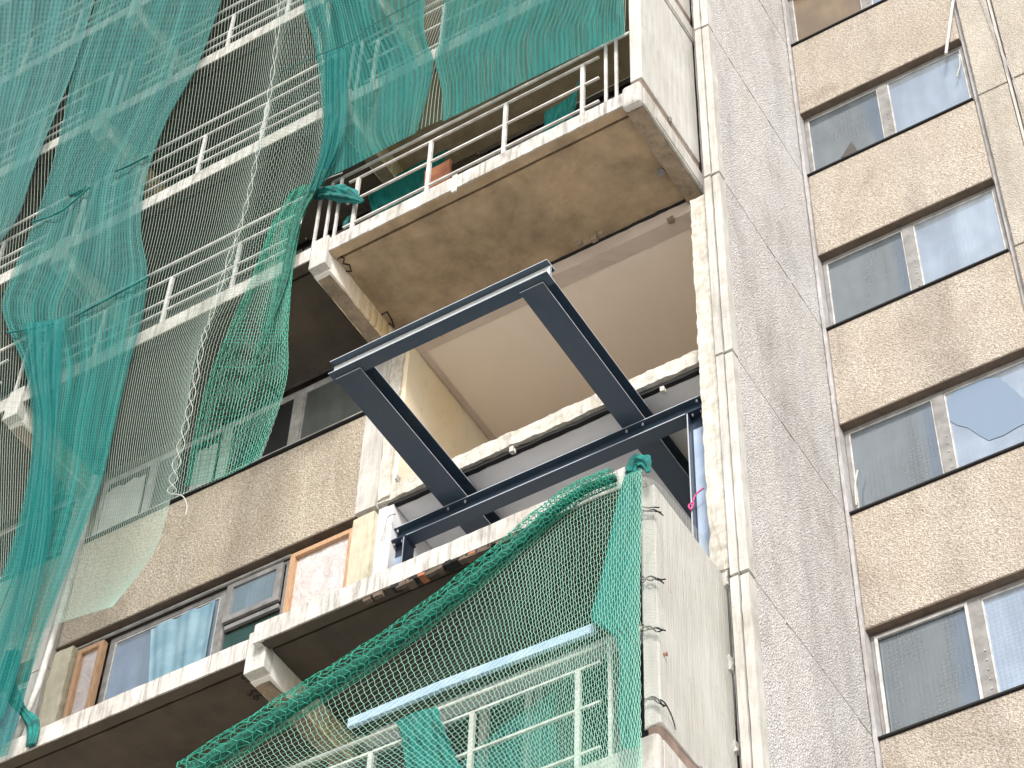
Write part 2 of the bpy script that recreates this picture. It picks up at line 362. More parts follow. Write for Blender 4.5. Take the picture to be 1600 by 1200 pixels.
# seal smears along the joints of the side wall
for k in range(-3, 3):
    zj = .12 + H*k; s = MB(); y = .25
    while y < 1.95:
        L = random.uniform(.08, .3)
        if random.random() < .45:
            s.rough(.245, .2585, y, min(y+L, 2.0), zj-.010, zj+random.uniform(-.002, .012), .05, .003, k+int(y*10))
        y += L+random.uniform(.02, .2)
    part(s, 'sealant_smear', 'white_conc')
def window(x0, x1, z0, z1, y, bars, panes, frame='winframe', fw=.05, name='window', depth=.06, label=None, fy=None):
    f = MB(); fy = y-.02 if fy is None else fy
    f.box(x0, x1, fy, fy+depth, z1-fw, z1); f.box(x0, x1, fy, fy+depth, z0, z0+fw)
    f.box(x0, x0+fw, fy, fy+depth, z0+fw, z1-fw); f.box(x1-fw, x1, fy, fy+depth, z0+fw, z1-fw)
    for a, b in bars: f.box(a, b, fy-.006, fy+depth, z0+fw, z1-fw)
    w = part(f, name, frame, bevel=.004, label=label)
    xs = [x0+fw] + [q for ab in bars for q in ab] + [x1-fw]
    for i in range(0, len(xs), 2):
        if i//2 < len(panes) and panes[i//2]:
            q = MB(); q.box(xs[i]+.001, xs[i+1]-.001, y, y+.01, z0+fw+.001, z1-fw-.001)
            # glazing bead
            bd = MB(); a, b = xs[i]+.002, xs[i+1]-.002; r = .016; za, zb = z0+fw+.002, z1-fw-.002
            bd.box(a, a+r, y-.012, y-.002, za, zb); bd.box(b-r, b, y-.012, y-.002, za, zb); bd.box(a+r, b-r, y-.012, y-.002, zb-r, zb); bd.box(a+r, b-r, y-.012, y-.002, za, za+r)
            part(bd, 'glazing_bead', 'winframe_white', w)
            pn = part(q, 'pane', panes[i//2], w)
    return w
for k in range(-4, 5):
    z = H*k
    p = MB(); p.rough(.302, 2.335, 2.07, 2.32, z+1.375, z+2.862, .35, .003, k); part(p, 'spandrel_panel', 'pebble_beige', bevel=.012)
    p = MB(); p.box(.302, 2.335, 2.045, 2.17, z+2.864, z+2.884); part(p, 'sill_gap_strip', 'black')  # black strip stands in for the shadow gap under the sill
    p = MB(); p.box(.302, 2.335, 2.15, 2.32, z+2.886, z+2.93); part(p, 'window_sill', 'reveal')
    p = MB(); p.box(.302, 2.335, 2.072, 2.33, z+1.357, z+1.3735); part(p, 'window_reveal', 'reveal')
    left = 'glass_dull'
    if k == 2: left = 'glass_brown'
    w = window(.304, 2.333, z+.10, z+1.355, 2.185, [(1.245, 1.365)], [left, 'glass_sky'], fw=.04)
    if k == -2:
        f = MB(); f.box(.345, .375, 2.150, 2.164, z+.10, z+1.32); f.box(1.215, 1.244, 2.150, 2.164, z+.10, z+1.32); f.box(.376, 1.214, 2.150, 2.164, z+1.29, z+1.32)
        part(f, 'sash', 'winframe_white', w, label='clean white sash')
    # rivets on the mullion
    for q in range(5): part(MB().box(1.325, 1.337, 2.148, 2.158, z+.25+q*.11, z+.262+q*.11), 'screw', 'winframe_white', w)
    # right edge panels
    p = MB(); p.rough(2.40, 2.745, 2.05, 2.32, z+.09, z+2.865, .3, .003, k+40); part(p, 'edge_panel', 'pebble_pale', bevel=.01)
    p = MB(); p.rough(2.80, 5.6, 2.04, 2.32, z+.09, z+2.865, .4, .003, k+60); part(p, 'end_panel', 'pebble_pale', bevel=.01)
p = MB(); p.box(2.34, 5.6, 2.12, 2.3, -20, 14.4); part(p, 'joint_backing', 'joint')
p = MB(); p.box(2.757, 2.785, 2.035, 2.12, -20, 14.4); part(p, 'white_seal', 'white_conc')
# broken panes
def poly_plate(pts, y0, y1):
    mb = MB(); n = len(pts)
    mb.v = [(x, y0, z) for x, z in pts] + [(x, y1, z) for x, z in pts]
    mb.f = [tuple(range(n)), tuple(range(2*n-1, n-1, -1))] + [(i, i+n, (i+1) % n+n, (i+1) % n) for i in range(n)]
    return mb
def pxpoly(pts, y): return [(q.x, q.z) for q in (at(a, b, 1, y) for a, b in pts)]
part(poly_plate(pxpoly([(1314, 246), (1330, 221), (1338, 233), (1345, 240)], 2.178), 2.178, 2.181), 'pane_hole', 'hole_dark', label='triangular hole broken out of the pane')
part(poly_plate(pxpoly([(1480, 655), (1478, 628), (1495, 607), (1525, 593), (1560, 590), (1583, 607), (1596, 620), (1600, 622), (1604, 660), (1588, 668), (1568, 680), (1545, 688), (1533, 682), (1512, 668), (1495, 664)], 2.178), 2.178, 2.181), 'pane_hole', 'hole', label='large ragged hole in the outer glass')
# --- front facade of pebbledash strips and window bands
def spandrel(x0, x1, k, mat='pebble'):
    z = H*k; p = MB(); p.rough(x0, x1, 0, .30, z+.425, z+1.958, .35, .003, k+int(x0)); part(p, 'spandrel_panel', mat, bevel=.012)
    p = MB(); p.box(x0, x1, -.03, .12, z+1.962, z+1.99); part(p, 'sill_gap_strip', 'black')  # shadow gap under the front sills, painted as a black strip
    p = MB(); p.box(x0, x1, -.034, -.031, z+1.985, z+1.995); part(p, 'sill_edge', 'winframe_white')
for bi, (x0, x1) in enumerate(BAYS):
    for k in (range(-3, 5) if bi else (-3, 0, 1, 2, 3)):
        z = H*k
        if bi == 0:
            p = MB(); p.rough(-3.6, -2.9, 0, .3, z+.425, z+1.1, .3, .003, k); part(p, 'spandrel_panel', 'pebble', bevel=.01)
            window(-3.58, -2.9, z+1.1, z+3.02, .1, [], ['glass_dull'], name='window')
            window(-2.88, -1.95, z+.44, z+3.02, .1, [(-2.45, -2.38)], ['glass_dark', 'glass_green'], 'winframe_white', name='balcony_door')
            window(-1.93, -.15, z+.44, z+3.02, .12, [(-1.2, -1.13)], ['glass_green', 'glass_dark'], name='window')
        elif k in (-3, -2) and bi == 1 or k == -1:
            if k == -1: spandrel(x0+.02, x1-.04, k)
            else: spandrel(x0+.02, x1-.04, k)
            if k == -2: continue
            if k == -1:
                window(-7.68, -3.98, z+1.992, z+3.02, .09, [(-7.0, -6.92), (-6.0, -5.9), (-5.06, -4.93)], ['glass_dark', 'glass_dark', 'glass_dark', 'glass_grey'], 'winframe_white', fw=.06) if bi == 1 else \
                window(x0+.02, x1-.04, z+1.992, z+3.02, .09, [(x0+1.2, x0+1.3), (x0+2.4, x0+2.5)], ['glass_dark']*3, 'winframe')
        else:
            m_ = x0+1.55
            p = MB(); p.rough(x0+.02, m_, 0, .3, z+.425, z+1.36, .35, .003, k+bi); part(p, 'spandrel_panel', 'pebble', bevel=.012)
            window(x0+.02, m_, z+1.37, z+3.02, .1, [(x0+.75, x0+.83)], ['glass_dull', 'glass_dark'], name='window')
            window(m_+.02, m_+.85, z+.44, z+3.02, .1, [], ['glass_dark'], 'winframe', name='balcony_door')
            window(m_+.87, x1-.04, z+.44, z+3.02, .11, [(m_+1.5, m_+1.56)], ['glass_dark', 'glass_dull'], name='window')
# pilasters between bays (upper floors, and full height left of the open bay)
for x in (-3.92, -7.94, -11.96):
    for k in range(-3, 5):
        z = H*k
        if x == -3.92 and k in (-2, -1): continue
        p = MB(); p.rough(x, x+.215, -.05, .3, z+.14, z+2.92, .2, .005, k); part(p, 'pilaster', 'white_conc')
for z0, z1, mt in ((-5.4, -2.52, 'cream'), (-2.44, .02, 'white_conc')):
    p = MB(); p.rough(-3.945, -3.70, -.07, .3, z0, z1, .1, .008, 3); part(p, 'pilaster', mt, label='chipped pilaster beside the opened bay')
# --- window band of the lower left floor (above the lower left balcony)
w = window(-7.08, -5.62, -4.3, -2.45, .15, [], ['glass_sky'], 'winframe', fw=.06, label='wide pane with a teal curtain behind')
w = window(-5.60, -4.82, -4.3, -2.45, .13, [], [None], 'winframe', fw=.045, label='window with tilted top sash over a green pane')
f = MB(); f.box(-5.53, -4.88, .09, .13, -3.10, -3.045); f.box(-5.55, -5.47, .06, .10, -3.02, -2.5); f.box(-4.95, -4.87, .06, .10, -3.02, -2.5); f.box(-5.469, -4.951, .06, .10, -2.56, -2.5); f.box(-5.469, -4.951, .06, .10, -3.02, -2.95)
part(f, 'sash', 'winframe', w, bevel=.004)
p = MB(); p.box(-5.469, -4.951, .08, .088, -2.949, -2.561); part(p, 'pane', 'glass_sky', w)
p = MB(); p.box(-5.55, -4.87, .14, .15, -4.25, -3.11); part(p, 'pane', 'glass_green', w, label='dark green pane')
def boarded(x0, x1, z0, z1, label):
    f = MB(); f.box(x0, x0+.06, .05, .12, z0, z1); f.box(x1-.06, x1, .05, .12, z0, z1); f.box(x0+.06, x1-.06, .05, .12, z1-.06, z1)
    w = part(f, 'boarded_window', 'wood', bevel=.004, label=label)
    q = MB(); nx, nz = 26, 30
    for i in range(nx+1):
        for k_ in range(nz+1):
            x = x0+.058+(x1-x0-.116)*i/nx; zz = z0+(z1-.058-z0)*k_/nz
            q.v.append((x, .095+.012*noise.noise(Vector((x*6, zz*3, 2)))+.006*noise.noise(Vector((x*17, zz*14, 5))), zz))
    for i in range(nx):
        for k_ in range(nz):
            a = i*(nz+1)+k_; q.f.append((a, a+nz+1, a+nz+2, a+1))
    part(q, 'plastic_film', 'film', w, smooth=True)
boarded(-4.78, -4.02, -4.3, -2.46, 'new pine frame filled with pinkish film')
boarded(-7.44, -7.10, -4.3, -2.50, 'narrow pine frame filled with pinkish film')
p = MB(); p.rough(-7.72, -7.47, .0, .2, -4.4, -2.45, .08, .012, 9); part(p, 'foam_fill', 'cream')
p = MB(); p.box(-7.74, -3.95, .004, .2, -2.392, -2.379); part(p, 'window_reveal', 'reveal')
p = MB(); p.box(-7.74, -4.8, .075, .1, -2.44, -2.415); part(p, 'head_trim', 'winframe_white')
p = MB(); p.rough(-7.98, -7.76, .02, .2, -4.4, -2.5, .1, .012, 4); part(p, 'pilaster', 'joint')
# --- open rooms
p = MB(); p.rough(-3.70, -3.565, -.05, .19, -2.36, .06, .06, .016, 1); part(p, 'cross_wall_end', 'broken', label='hacked end of the left room wall')
p = MB(); p.rough(-3.70, -3.515, -.01, 5.2, -2.3, .03, .12, .006, 3); part(p, 'room_wall', 'roomwall', label='cream side wall of the opened upper room')
p = MB(); p.box(-3.70, -3.53, .0, 5.2, -5.4, -2.44); part(p, 'room_wall', 'ceil_grey')
p = MB(); p.box(-3.8, 0, 5.0, 5.2, -2.4, .1); part(p, 'back_wall', 'roomwall')
p = MB(); p.box(-3.8, 0, 5.0, 5.2, -5.4, -2.42); part(p, 'back_wall', 'ceil_grey')
p = MB(); p.rough(-.10, .098, -.17, .1, -5.30, -.06, .06, .014, 8); part(p, 'cross_wall_end', 'broken', label='rough cream stump where the balcony wall was cut off')
p = MB(); p.box(-.06, .095, .1, 5.2, -5.4, .1); part(p, 'room_wall', 'roomwall')
p = MB(); p.box(-3.6, -.06, .18, 5.2, .03, .6); part(p, 'ceiling', 'ceiling', label='smooth tan ceiling of the opened upper room')
p = MB(); p.rough(-3.51, -.10, -.008, .176, .022, .215, .1, .005, 3); part(p, 'lintel', 'lintel')
p = MB(); p.rough(-3.6, -.10, -.03, .02, .216, .262, .06, .012, 12); part(p, 'mortar_gap', 'black')
p = MB(); p.box(-3.505, -3.44, .18, 5.0, .012, .028); part(p, 'cornice', 'lintel')
p = MB(); p.box(-3.52, -.08, .055, 5.2, -2.462, -2.34); part(p, 'ceiling', 'ceil_grey', label='grey ceiling of the opened lower room')
p = MB(); p.box(-3.42, -.07, .08, 5.2, -2.34, -2.2); part(p, 'floor_slab', 'mortar')
p = MB(); p.rough(-3.72, -.07, -.035, .08, -2.395, -2.20, .035, .012, 5); part(p, 'slab_edge', 'broken', label='jagged white edge of the cut-off floor slab')
p = MB(); p.rough(-3.6, -.08, .0, .05, -2.455, -2.41, .1, .008, 6); part(p, 'slab_gap', 'black')
p = MB(); p.box(-3.6, -.06, .0, 5.2, -5.45, -5.3); part(p, 'floor_slab', 'ceil_grey')
# knocked-out spots and cut rebar stubs along the ceiling edge
for px, py in ((1048, 343), (928, 372), (905, 380), (672, 524), (690, 518), (940, 365)):
    q = at(px, py, 2, .02); p = MB(); p.rough(q.x-.03, q.x+.03, q.y-.02, q.y+.03, -.015, .05, .02, .012, px); part(p, 'spall', 'bracket')
for px, py in ((800, 702), (1035, 608)):
    q = at(px, py, 1, -.04); p = MB(); p.rough(q.x-.02, q.x+.02, -.055, .0, q.z-.035, q.z+.025, .015, .009, px); part(p, 'broken_lug', 'broken')
q = at(620, 748, 0, -3.51)
p = MB(); p.box(-3.512, -3.49, q.y-.04, q.y+.04, q.z-.04, q.z+.04); o = part(p, 'wall_socket', 'winframe_white', bevel=.006)
p = MB(); p.box(-3.489, -3.487, q.y-.018, q.y-.01, q.z-.005, q.z+.005); p.box(-3.489, -3.487, q.y+.01, q.y+.018, q.z-.005, q.z+.005); part(p, 'socket_hole', 'black', o)
# --- balconies
def bracket(x, zb, parent, mat='rust_bracket', bot=0.0):
    p = MB(); p.rough(x+.006, x+.200, -1.25, -.02, zb+bot-.025, zb+.40, .09, .006, int(x*7+zb)); part(p, 'bracket', mat, parent)
    p = MB(); p.rough(x+.02, x+.17, -1.2, -.03, zb+bot-.040, zb+bot-.02, .06, .012, int(x+zb)); part(p, 'spalled_underside', 'bracket', parent)
    p = MB(); p.box(x, x+.205, -1.355, -1.24, zb+bot-.01, zb+.46); part(p, 'bracket_cap', 'white_conc', parent, bevel=.007)
def balcony(bi, k, yf=-1.32, rail=True, lab=None, x1o=None, rails=None):
    x0, x1 = BAYS[bi]; x1 = x1o if x1o is not None else x1; z = H*k
    e = MB(); e.rough(x0, x1, yf, yf+.12, z+.222, z+.44, .09, .005, bi+k); b = part(e, 'balcony', 'edge')
    if lab: b['label'] = lab
    s = MB(); s.rough(x0+.01, x1-.01, yf+.165, -.015, z+.245, z+.42, .2, .004, k); s.box(x0+.01, x1-.01, yf+.12, yf+.165, z+.29, z+.42)
    sf = 'soffit' if (bi == 0 and k >= 0) else 'soffit_shaded'
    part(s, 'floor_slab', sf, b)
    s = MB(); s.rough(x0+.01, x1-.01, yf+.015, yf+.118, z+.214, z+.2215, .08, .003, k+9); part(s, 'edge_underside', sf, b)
    if k not in (-2,) and not (bi == 0): bracket(x0-.21, z, b)
    if bi == 0: bracket(-3.885, z, b)
    if not rail: return b
    tz = z+1.59; yr = yf+.05
    r = MB(); r.tube([(x0-.1, yr, tz), (x1-.02 if bi else -.14, yr, tz)], .019, 8); part(r, 'top_rail', 'rail', b, smooth=True)
    zs = (1.42, 1.03, .60) if bi == 0 else (1.31, .91, .71)
    a0, a1 = (x0+.13, -.5) if bi == 0 else (x0+.35, x1-.3)
    for zz in zs:
        r = MB(); r.box(a0, a1, yr-.012, yr+.012, z+zz-.011, z+zz+.011); part(r, 'rail_bar', 'rail', b)
    n = 4; st = .92
    for i in range(n):
        xx = (-.69 if bi == 0 else x1-1.07)-i*st + (.0)
        r = MB(); r.box(xx-.021, xx+.021, yr-.016, yr+.016, z+.40, z+max(zs)); part(r, 'rail_post', 'rail', b)
    for xx in ((-.42, -.30, -3.80, x0+.02) if bi == 0 else (x1-.02, x0+.1)):
        r = MB(); r.box(xx-.015, xx+.015, yr-.012, yr+.012, z+.42, tz-.012); part(r, 'end_post', 'rail', b)
    return b
def right_end(k, b, top=2.92, bot=.61):
    z = H*k
    p = MB(); p.rough(-.195, -.03, -1.26, -.02, z+.135, z+.39, .09, .008, k); part(p, 'end_bracket', 'bracket', b)
    p = MB(); p.box(-.028, .004, -1.27, -.03, z+.165, z+.455); part(p, 'bracket_fascia', 'white_conc', b, bevel=.008)
    p = MB(); p.box(.005, .012, -1.05, -.05, z+.20, z+.43); part(p, 'fascia_board', 'white_conc', b)
    p = MB(); p.box(-.2, .006, -1.36, -1.262, z+.12, z+.47); part(p, 'bracket_cap', 'white_conc', b, bevel=.035)
    p = MB(); p.rough(-.11, -.015, -1.28, -.1, z+.46, z+bot-.005, .08, .008, k+3); part(p, 'mortar_bed', 'mortar', b)
    wm = MB(); wm.rough(-.135, 0, -1.295, -.095, z+bot, z+top, .3, .002, k); part(wm, 'end_wall', endwall, b, bevel=.012)
    for yy in (-.75,):
        p = MB(); p.box(.002, .02, yy, yy+.03, z+bot-.08, z+bot+.0); part(p, 'bracket_clip', 'winframe', b)
def m_endwall():
    t = NT('ribbed_white_panel')
    c = t.mix(t.ramp(t.noise(1.4, 5, .6), [(.35, G(0)), (.65, G(1))]), (.57, .565, .54), (.49, .48, .45))
    c = t.mix(1, c, t.ramp(t.noise(3, 4, .6, t.map((6, 6, .5))), [(.42, G(1)), (.75, (.76, .75, .72))]), 'MULTIPLY')
    c = t.mix(t.math('MULTIPLY', t.ramp(t.noise(7, 5, .75), [(.60, G(0)), (.68, G(1))]), .35), c, (.26, .24, .21))
    # rain stains under the top edge
    t.col(c, .85)
    w_ = t.n.new('ShaderNodeTexWave'); w_.bands_direction = 'Y'; w_.inputs['Scale'].default_value = 12; w_.inputs['Distortion'].default_value = .6
    t.l.new(t.tc.outputs['Object'], w_.inputs['Vector']); t.bump(w_.outputs['Fac'], .35, .006); return t.m
endwall = m_endwall()
for bi in (0, 1, 2, 3):
    for k in range(0, 5):
        if bi == 3 and k < 2: continue
        if bi == 0 and k > 2: continue
        b = balcony(bi, k)
        if bi == 0: right_end(k, b)
bA = balcony(0, -2, yf=-1.43, rail=False, x1o=-.10, lab='lower right balcony slab without its railing, crumbling along the underside')
bL = balcony(1, -2, rail=False, lab='lower left balcony slab without its railing')
bZ = balcony(0, -3); right_end(-3, bZ, top=3.07, bot=.60)
# corner blob and crumbled brickwork of the lower right slab
for nm, mt, n_, xa, xb, za, hh in (('crumbled_underside', 'reveal', 14, -2.7, -1.3, -5.405, .02), ('spalled_hollow', 'black', 9, -2.6, -1.5, -5.392, .016), ('exposed_brick', 'orange', 4, -2.2, -1.6, -5.398, .012)):
    for i in range(n_):
        p = MB(); x = random.uniform(xa, xb); w_ = random.uniform(.05, .16); p.rough(x, x+w_, -1.425, -1.425+random.uniform(.03, .10), za-hh, za+.02, .025, .010, i+n_)
        part(p, nm, mt, bA)
p = MB(); p.rough(-3.76, -3.66, -1.44, -1.34, -5.385, -5.17, .03, .006, 4); part(p, 'slab_corner', 'edge', bA)
# drips of mortar / clip on upper balcony edge
q = at(710, 285, 1, -1.34)
p = MB(); p.box(q.x-.03, q.x+.03, -1.345, -1.325, q.z-.16, q.z+.13); part(p, 'edge_strap', 'rail', bevel=.004)
# drain hole
q = at(1032, 268, 2, .24)
p = MB(); p.tube([(q.x, q.y, .235), (q.x, q.y, .28)], .035, 14); part(p, 'drain_hole', 'black')
p = MB(); p.tube([(q.x, q.y, .225), (q.x, q.y, .24)], .045, 14); part(p, 'drain_ring', 'winframe')
# bent reinforcement bars by the left bracket
for pts in ([(528, 398), (538, 404), (536, 412), (546, 414), (549, 424), (540, 424)], [(596, 492), (605, 487), (612, 500), (616, 512), (608, 505)]):
    p = MB(); p.tube([at(a, b_, 2, .235) for a, b_ in pts], .008, 6); part(p, 'bent_rebar', 'black')
# writing daubed on the beam of the lower left balcony
for txt, px, py, sz in (('95', 412, 1088, .13), ('10.', 398, 1062, .11)):
    cu = bpy.data.curves.new('daubed_number', 'FONT'); cu.body = txt; cu.size = sz; cu.extrude = .001
    tmp = bpy.data.objects.new('tmp', cu); S.collection.objects.link(tmp)
    me = bpy.data.meshes.new_from_object(tmp.evaluated_get(bpy.context.evaluated_depsgraph_get())); bpy.data.objects.remove(tmp)
    me.materials.clear()
    o = bpy.data.objects.new('daubed_number', me); S.collection.objects.link(o); o.parent = B
    q = at(px, py, 2, -5.6+.243); o.location = (q.x, q.y, q.z-.005); o.rotation_euler = (pi, 0, radians(-100)); me.materials.append(M['black'])
# ------------------------------------------------------------------ steel frame
F = empty('steel_frame', 'new navy blue steel frame of I-beams jutting out of the opened bay', 'steel frame')
b = MB(); b.ibeam('x', -3.0, -.70, -1.775, -2.735, -2.555, .14, .010, .008); fb = part(b, 'front_beam', 'navy', F)
def edge_highlight(parent, boxes):
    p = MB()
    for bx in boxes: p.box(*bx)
    part(p, 'flange_edge', 'edge_glint', parent)  # pale strips paint in the light caught by the flange edges
edge_highlight(fb, [(-3.0, -.70, -1.8475, -1.8455, -2.734, -2.726), (-3.0, -.70, -1.8475, -1.8455, -2.564, -2.556), (-.6995, -.697, -1.84, -1.71, -2.735, -2.725), (-.6995, -.697, -1.84, -1.71, -2.565, -2.555), (-.6995, -.697, -1.779, -1.771, -2.725, -2.565)])
p = MB(); p.box(-2.995, -.705, -1.781, -1.7795, -2.724, -2.566); part(p, 'web_face', 'web_highlight', fb)  # pale face paints in the sky light on the navy web
for xc, nm in ((-2.835, 0), (-.90, 1)):
    b = MB(); b.ibeam('y', -1.77, 3.6, xc, -2.755, -2.515, .265 if nm == 0 else .235, .012, .012)
    cb_ = part(b, 'cantilever_beam', 'navy', F); hw = (.265 if nm == 0 else .235)/2
    edge_highlight(cb_, [(xc-hw, xc+hw, -1.773, -1.7705, -2.754, -2.744), (xc+hw+.0005, xc+hw+.003, -1.77, 3.6, -2.753, -2.745), (xc+hw+.0005, xc+hw+.003, -1.77, 3.6, -2.525, -2.517)])
b = MB(); b.ibeam('x', -3.62, -.19, .11, -2.937, -2.757, .145, .011, .009); sb = part(b, 'support_beam', 'navy', F)
edge_highlight(sb, [(-3.62, -.19, .0345, .0370, -2.936, -2.926), (-3.62, -.19, .0345, .0370, -2.767, -2.759)])
p = MB(); p.box(-3.615, -.195, .104, .1053, -2.925, -2.885); part(p, 'web_face', 'ceil_grey', sb)
for x in (-2.93, -2.74, -.99, -.82, -3.5, -.26):
    p = MB(); p.tube([(x, .065, -2.768), (x, .065, -2.795)], .011, 6); part(p, 'bolt', 'bolt', sb)
for x0_, x1_ in ((-3.56, -3.38), (-.345, -.165)):
    p = MB(); p.box(x0_, x0_+.011, .02, .19, -5.3, -2.96); p.box(x1_-.011, x1_, .02, .19, -5.3, -2.96); p.box(x0_+.011, x1_-.011, .10, .11, -5.3, -2.96); p.box(x0_-.01, x1_+.01, .015, .2, -2.959, -2.939)
    po = part(p, 'post', 'navy_web', F)
    edge_highlight(po, [(x0_, x0_+.011, .0165, .0195, -5.3, -2.965), (x1_-.011, x1_, .0165, .0195, -5.3, -2.965)])
    p = MB(); p.box(x0_+.02, x1_-.02, .0955, .0985, -5.3, -3.12); part(p, 'web_face', 'alu_web_sky', po)  # pale blue face paints the reflected sky onto the post web
    for x in (x0_+.045, x1_-.045):
        p = MB(); p.tube([(x, .05, -2.96), (x, .05, -2.985)], .011, 6); part(p, 'bolt', 'bolt', po)
# ------------------------------------------------------------------ nets
def rows_fn(rows, n=60):
    R = [bez(r, n) for r in rows]
    def f(u, v):
        x = v*(len(R)-1); 
        P = []
        i = min(int(x), len(R)-2); t = x-i
        q = min(1, max(0, u))*n; a = min(int(q), n-1); s = q-a
        def row(k):
            k = max(0, min(len(R)-1, k)); r = R[k]
            return tuple(r[a][c_]*(1-s)+r[a+1][c_]*s for c_ in range(2))
        p0, p1, p2, p3 = row(i-1), row(i), row(i+1), row(i+2)
        return tuple(.5*((2*p1[c_])+(-p0[c_]+p2[c_])*t+(2*p0[c_]-5*p1[c_]+4*p2[c_]-p3[c_])*t*t+(-p0[c_]+3*p1[c_]-3*p2[c_]+p3[c_])*t**3) for c_ in range(2))
    return f
def strand_net(name, rows, nu, nv, Y, rv, rh, label, fold=.02, seed=0, jit=.004, matv='net_white', math_='net_dim', plane=1, cat='safety net', skip=1, sx=.0045):
    f = rows_fn(rows); sub = 1
    def P(u, v):
        a, b_ = f(u, v); d = fold*noise.noise(Vector((u*6+seed, v*2.2, seed)))
        j_ = noise.noise_vector(Vector((u*nu*.35, v*nv*.35, seed)))*jit
        return at(a, b_, plane, Y+d)+j_
    grid = [[P(i/nu, j_/nv) for j_ in range(nv+1)] for i in range(nu+1)]
    A = MB(); Bm = MB()
    for i in range(nu+1):
        pts = []
        for j_ in range(nv+1):
            p = grid[i][j_].copy(); q = grid[min(i+1, nu)][j_]-grid[max(i-1, 0)][j_]
            if q.length: q.normalize()
            pts.append(p + q*(sx if (i+j_) % 2 else -sx))
        A.tube(pts, rv, 3, cap=False)
    for j_ in range(0, nv+1, skip):
        Bm.tube([grid[i][j_] for i in range(nu+1)], rh, 3, cap=False)
    root = empty(name, label, cat)
    A.build('upright_strands', matv, root); Bm.build('cross_strands', math_, root)
    return root
def drape(name, rows, nu, nv, Y, mat, label, fold=.05, seed=0, ff=9, cat='netting', plane=1, us=2.0, vs=5.0, parent=None, ragged=0):
    f = rows_fn(rows); mb = MB(); mb.uv = []
    for i in range(nu+1):
        for j_ in range(nv+1):
            u, v = i/nu, j_/nv; a, b_ = f(u, v)
            d = fold*(noise.noise(Vector((u*ff+seed, v*2.0, seed)))+.5*noise.noise(Vector((u*ff*2.7+seed, v*3.0, seed+4))))
            if ragged and (i in (0, nu)): a += ragged*noise.noise(Vector((v*30, i, seed)))
            p = at(a, b_, plane, Y+d); mb.v.append(tuple(p)); mb.uv.append((u*us, v*vs))
    for i in range(nu):
        for j_ in range(nv):
            a = i*(nv+1)+j_; mb.f.append((a, a+nv+1, a+nv+2, a+1))
    o = mb.build(name, mat, parent, smooth=True)
    if not parent: tag(o, label, cat)
    return o
# coarse pale net left of the laced seam
strand_net('safety_net', [
    [(-60, -30), (200, -30), (445, -30)], [(-60, 120), (190, 120), (426, 120)], [(-60, 230), (180, 230), (404, 230)], [(-60, 345), (170, 345), (378, 345)],
    [(-60, 445), (150, 445), (350, 445)], [(-60, 560), (140, 560), (308, 550)], [(-60, 690), (120, 680), (285, 680)], [(-60, 800), (110, 800), (266, 780)], [(-60, 915), (100, 885), (240, 862)], [(-60, 1030), (90, 975), (176, 948)]],
    108, 130, -1.37, .0027, .0007, 'coarse pale grid net left of the laced white seam, over the upper balconies', seed=1, sx=.0012, jit=.0015)
# coarse net right of the seam: gathered at the knot, fanning out below
strand_net('safety_net', [
    [(445, -30), (480, -30), (520, -30)], [(426, 120), (470, 120), (512, 120)], [(404, 230), (455, 230), (505, 225)], [(378, 345), (430, 335), (488, 300)],
    [(350, 445), (415, 430), (462, 385)], [(308, 550), (390, 520), (450, 500)], [(285, 680), (365, 640), (446, 600)], [(268, 780), (345, 748), (408, 716)]],
    32, 150, -1.375, .0026, .0012, 'coarse net right of the laced seam, gathered at a knot, fanning over the window', seed=2, fold=.06)
strand_net('safety_net', [
    [(455, 300), (472, 290), (500, 285)], [(425, 350), (450, 345), (475, 335)], [(395, 430), (430, 425), (458, 420)], [(355, 520), (410, 520), (450, 520)], [(318, 620), (380, 620), (446, 600)], [(290, 760), (350, 745), (405, 715)]],
    28, 90, -1.40, .0026, .0022, 'green folded edge of the fanning net below the knot', seed=3, fold=.08, matv='net_green', math_='net_green')
# big faded drapes, upper left
drape('debris_mesh', [[(-60, -40), (60, -40), (160, -40)], [(-60, 100), (40, 100), (116, 104)], [(-60, 180), (20, 180), (86, 180)], [(-60, 260), (0, 260), (58, 250)], [(-60, 330), (-20, 340), (30, 335)], [(-60, 400), (-20, 390), (4, 375)]],
      60, 120, -1.46, 'teal_pale', 'faded teal debris mesh at the far top left corner, left of the dark slit', seed=1, us=1.8, vs=3.5)
drape('debris_mesh', [[(165, -40), (260, -40), (360, -40)], [(117, 104), (220, 100), (312, 95)], [(98, 190), (190, 190), (258, 195)], [(78, 270), (150, 270), (228, 280)], [(52, 350), (135, 350), (220, 355)], [(20, 425), (120, 425), (230, 425)],
      [(4, 485), (100, 490), (222, 495)], [(38, 575), (110, 575), (201, 575)], [(50, 655), (100, 655), (182, 655)], [(44, 745), (90, 750), (158, 755)], [(10, 880), (60, 880), (112, 875)], [(-40, 1010), (20, 1010), (62, 1010)], [(-60, 1185), (-30, 1190), (12, 1180)]],
      110, 330, -1.45, 'teal_long', 'long teal debris mesh falling from the top edge down to the white pole', seed=2, fold=.045, us=2.4, vs=7.0)
line_hems = [[(118, 494), (170, 466), (233, 432)], [(10, 520), (50, 514), (84, 506)], [(50, 347), (95, 330), (140, 292)], [(180, 268), (205, 257), (232, 243)]]
